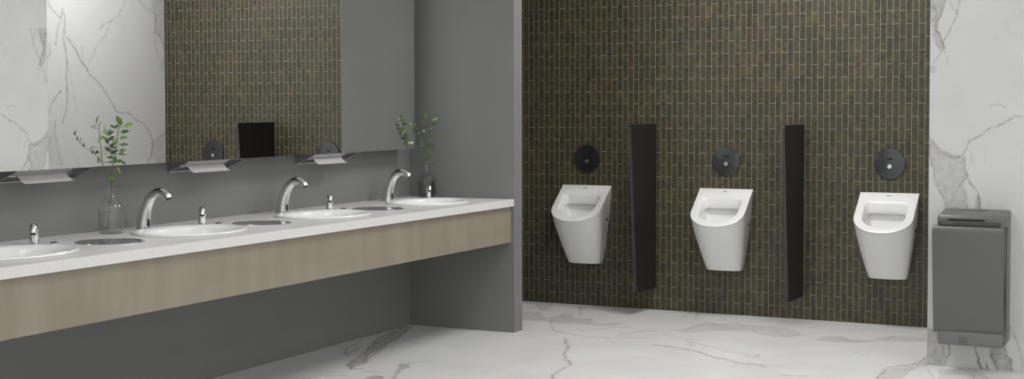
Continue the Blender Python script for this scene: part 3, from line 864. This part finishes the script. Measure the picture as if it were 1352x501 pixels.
def urinal_body():
    bm = bmesh.new()
    R = dshape(HW, .0, DS, DF)
    B = dshape(.121, .0, .045, .098)
    N = len(R)
    rows = []
    R2 = dshape(HW - .005, .004, DS - .002, DF - .005)
    T = [1, .985, .9, .75, .6, .45, .3, .15, .02]
    seq = [[(x, d, rimz(d)) for x, d in R2], [(x * .9985, d * .9985, rimz(d) - .003) for x, d in R]]
    for tt in T[1:]:
        k = tt
        bulge = .012 * math.sin(PI * tt)
        row = []
        for (xr, dr), (xb, db) in zip(R, B):
            zr = rimz(dr)
            x = xb + (xr - xb) * k
            x += math.copysign(min(abs(x) * .06, bulge), x) if abs(x) > 1e-4 else 0
            dd_ = db + (dr - db) * k ** 1.05
            row.append((x, dd_ + (bulge * .5 if dr > .02 else 0), ZBOT + (zr - ZBOT) * tt))
        seq.append(row)
    seq.append([(x * .985, d * .985, ZBOT) for x, d in B])
    for row in seq:
        rows.append([bm.verts.new((x, -d, z)) for x, d, z in row])
    for a, b in zip(rows, rows[1:]):
        for i in range(N - 1):
            bm.faces.new((a[i], a[i + 1], b[i + 1], b[i]))
    bm.faces.new(rows[-1])
    # flat back against the wall, left open for the inner bowl: close with strips
    Lb = [r[0] for r in rows]
    Rb = [r[-1] for r in rows]
    for i in range(len(rows) - 1):
        bm.faces.new((Lb[i], Lb[i + 1], Rb[i + 1], Rb[i]))
    # opening
    O = closed_d(.143, .072, .17, .272, .032)
    M = len(O)

    def shrink(k, dd0=0, ins=0.0):
        return closed_d(.143 - ins, .072 + dd0, .17 + dd0 * .2, .272 - ins, .04)
    zz = lambda d, drop: rimz(d) - drop
    rings = []
    rings.append([(x, d, zz(d, 0)) for x, d in O])
    rings.append([(x, d, zz(d, .004)) for x, d in closed_d(.139, .076, .17, .268, .031)])
    rings.append([(x, d, zz(d, .016)) for x, d in closed_d(.134, .079, .17, .263, .029)])
    rings.append([(x, d, zz(d, .040)) for x, d in closed_d(.130, .081, .17, .259, .027)])
    rings.append([(x, d, zz(d, .066)) for x, d in closed_d(.127, .083, .17, .256, .025)])
    rings.append([(x, d, zz(d, .071)) for x, d in closed_d(.126, .081, .17, .255, .025)])
    rings.append([(x, d, zz(max(d, .083), .072)) for x, d in closed_d(.127, .049, .16, .254, .024)])
    rings.append([(x, d, min(zz(max(d, .083), .078), .73)) for x, d in closed_d(.125, .049, .15, .250, .024)])
    for f_, hw_, df_, db_ in ((.67, .120, .238, .064), (.60, .111, .218, .080), (.555, .094, .195, .100), (.535, .062, .17, .118)):
        rings.append([(x, d, min(f_, zz(max(d, .083), .09))) for x, d in closed_d(hw_, db_, (df_ + db_) * .55, df_, .026)])
    rv = [[bm.verts.new((x, -d, z)) for x, d, z in r] for r in rings]
    for a, b in zip(rv, rv[1:]):
        for i in range(M):
            j = (i + 1) % M
            bm.faces.new((a[i], a[j], b[j], b[i]))
    bm.faces.new(rv[-1])
    # rim face: planar strip between outer rim loop (rows[0]) and opening loop
    outer_loop = rows[0]
    es = []
    for i in range(N - 1):
        es.append(bm.edges.get((outer_loop[i], outer_loop[i + 1])))
    es.append(bm.edges.get((outer_loop[0], outer_loop[-1])))
    for i in range(M):
        es.append(bm.edges.get((rv[0][i], rv[0][(i + 1) % M])))
    bmesh.ops.triangle_fill(bm, use_beauty=True, use_dissolve=False, edges=es)
    bmesh.ops.remove_doubles(bm, verts=bm.verts[:], dist=.00005)
    return bm


urinal = thing('urinal', 'white ceramic wall-hung urinal ' + uw[0], 'urinal', (UX[0], YT, 0), 0, 'white urinals on the tiled wall')
obj('bowl', urinal_body(), ceramic, urinal, smooth=38)
bm = lathe([(0, .0035), (.008, .0035), (.0095, .002), (.0095, -.02)], 20, sx=1.25, sy=.8)
bmesh.ops.transform(bm, matrix=Matrix.Translation((.1755, -.052, .632)) @ Matrix.Rotation(math.radians(97), 4, 'Y'), verts=bm.verts)
obj('fixing_cap', bm, black, urinal, smooth=40, label='small dark fixing cap on the side')
# little grey maker's mark on the sloping top
bm = bmesh.new()
for xa, xb in ((-.016, -.011), (-.0085, -.003), (-.001, .0045), (.0065, .012)):
    ss = [bm.verts.new((x, -d, rimz(d) + .0004)) for x, d in ((xa, .024), (xb, .024), (xb, .031), (xa, .031))]
    bm.faces.new(ss)
bmesh.ops.solidify(bm, geom=bm.faces[:], thickness=.0003)
obj('maker_mark', bm, dryer_light, urinal, label='tiny grey printed mark')
bm = lathe([(0, .003), (.02, .003), (.024, 0)], 24)
bmesh.ops.transform(bm, matrix=Matrix.Translation((0, -.075, .4)), verts=bm.verts)
obj('drain', bm, chrome, urinal, smooth=40)
for k in (1, 2):
    dup(urinal, (UX[k], YT, 0), 'white ceramic wall-hung urinal ' + uw[k])

# ---- flush plates
plate = thing('flush_plate', 'round dark flush plate above the urinal ' + uw[0], 'flush plate', (UX[0] + .002, YT, 1.06), 0, 'round flush plates above the urinals')


def facing(bm, x, z, y=0):
    """turn a z-axis lathe so that it faces -y"""
    bmesh.ops.transform(bm, matrix=Matrix.Translation((x, y, z)) @ Matrix.Rotation(PI / 2, 4, 'X'), verts=bm.verts)
    return bm


obj('disc', facing(lathe([(0, .0125), (.094, .0125), (.0985, .0115), (.1005, .009), (.1005, 0)], 72), 0, 0), dark_plate, plate, smooth=35)
obj('sensor_slot', box(bmesh.new(), -.020, .020, -.0142, -.0115, .0255, .0378, bevel=.0009), black, plate, label='black sensor slot')
obj('button', facing(lathe([(.0135, -.001), (.0145, .0045), (.0135, .006), (.0105, .006), (.0095, .0045), (.009, .0045), (.007, .0068), (0, .0072)], 36), 0, -.018, -.0125), chrome, plate, smooth=35, label='round chrome button')
for k in (1, 2):
    dup(plate, (UX[k] + .001, YT, 1.06), 'round dark flush plate above the urinal ' + uw[k])

# ---- dividers
DX = [1.196, 2.251]
div = thing('urinal_divider', 'tall charcoal privacy divider between the first two urinals from the grey wall', 'divider', (DX[0], YT, 0), 0, 'dark dividers between the urinals')
prof = [(0, .158), (-.340, .160), (-.362, .164), (-.372, .178), (-.482, 1.300), (-.476, 1.311), (-.464, 1.314), (0, 1.314)]
obj('panel', prism(prof, 'x', -.0105, .0105), charcoal, div)
obj('lit_edge_band', prism([(-.3722, .178), (-.3745, .177), (-.4845, 1.300), (-.4822, 1.3005)], 'x', -.0105, .0105), charcoal_lit_edge, div, label='front edge painted slightly lighter, as if lit')
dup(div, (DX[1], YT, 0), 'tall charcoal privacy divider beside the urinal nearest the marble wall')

# ------------------------------------------------------------------ hand dryer
dry = thing('hand_dryer', 'grey plastic hands-in dryer fixed to the marble wall at the right edge', 'hand dryer', (3.405, 0, 0))
WD = .352


def rounded(poly, r, seg=4):
    """round the corners of a 2D polygon; r per corner"""
    out = []
    n = len(poly)
    for i in range(n):
        p, a, b = Vector(poly[i]), Vector(poly[i - 1]), Vector(poly[(i + 1) % n])
        rr = r[i] if hasattr(r, '__len__') else r
        if rr == 0:
            out.append(tuple(p))
            continue
        u, v = (a - p).normalized() * rr, (b - p).normalized() * rr
        for k in range(seg + 1):
            s = k / seg
            out.append(tuple((p + u) * (1 - s) ** 2 + 2 * s * (1 - s) * p + (p + v) * s * s))
    return out


def bevelled(bm, width, seg=3, angle=35):
    bmesh.ops.recalc_face_normals(bm, faces=bm.faces[:])
    bm.normal_update()
    es = [e for e in bm.edges if len(e.link_faces) == 2 and e.calc_face_angle(0) > math.radians(angle)]
    bmesh.ops.bevel(bm, geom=es, offset=width, segments=seg, profile=.5, affect='EDGES', clamp_overlap=True)
    return bm


body = rounded([(-.0005, .165), (-.0005, .878), (-.205, .852), (-.222, .70), (-.178, .158)], [0, .02, .02, .05, .03], 4)
bm = bevelled(prism(body, 'x', 0, WD), .024, 4, 60)
obj('body', bm, dryer_mat, dry, smooth=40)
# front shield
sh = [(-.2, .797), (-.252, .794), (-.262, .77), (-.196, .235), (-.182, .215), (-.16, .215)]
bm = bevelled(prism(rounded(sh, [.004, .012, .02, .02, .008, 0], 3), 'x', -.018, WD - .006), .018, 4, 60)
obj('front_shield', bm, dryer_mat, dry, smooth=40, label='large smooth grey front shield')
obj('hand_slot', bx(.055, .245, -.2175, -.19, .8245, .835, bevel=.002), black, dry, label='black slot')
obj('control_strip', bx(.012, .325, -.2205, -.2, .800, .8215, bevel=.002), dryer_dark, dry, label='dark strip with small marks')
bm = bmesh.new()
box(bm, .03, .036, -.2212, -.2204, .808, .8135)
for i, (xa, xb) in enumerate(((.046, .052), (.054, .058), (.060, .067), (.069, .074), (.077, .081))):
    box(bm, xa, xb, -.2212, -.2204, .8085, .8130)
obj('printed_marks', bm, dryer_light, dry, label='tiny pale printed marks')
bm = bmesh.new()
box(bm, .012, .30, -.2222, -.2206, .8205, .8222)
obj('trim_line', bm, dryer_light, dry)
obj('lower_tray', bevelled(prism(rounded([(-.02, .150), (-.02, .20), (-.192, .226), (-.186, .150)], [0, 0, .01, .012], 3), 'x', .006, WD - .012), .008, 2, 60), dryer_tray, dry, smooth=40, label='paler grey tray along the bottom')
obj('tray_catch', bx(.12, .155, -.197, -.17, .165, .192, bevel=.002), dryer_mat, dry)
bm = bmesh.new()
for ya in (-.19, -.165):
    prism([(ya, .24), (ya - .006, .24), (ya - .014, .80), (ya - .008, .80)], 'x', WD - .001, WD + .003, bm=bm)
obj('side_rib', bm, dryer_dark, dry)
obj('top_plate', prism([(-.02, .8765), (-.02, .8785), (-.05, .8748), (-.05, .8728)], 'x', .11, .235), dryer_light, dry, label='small pale plate on the top')
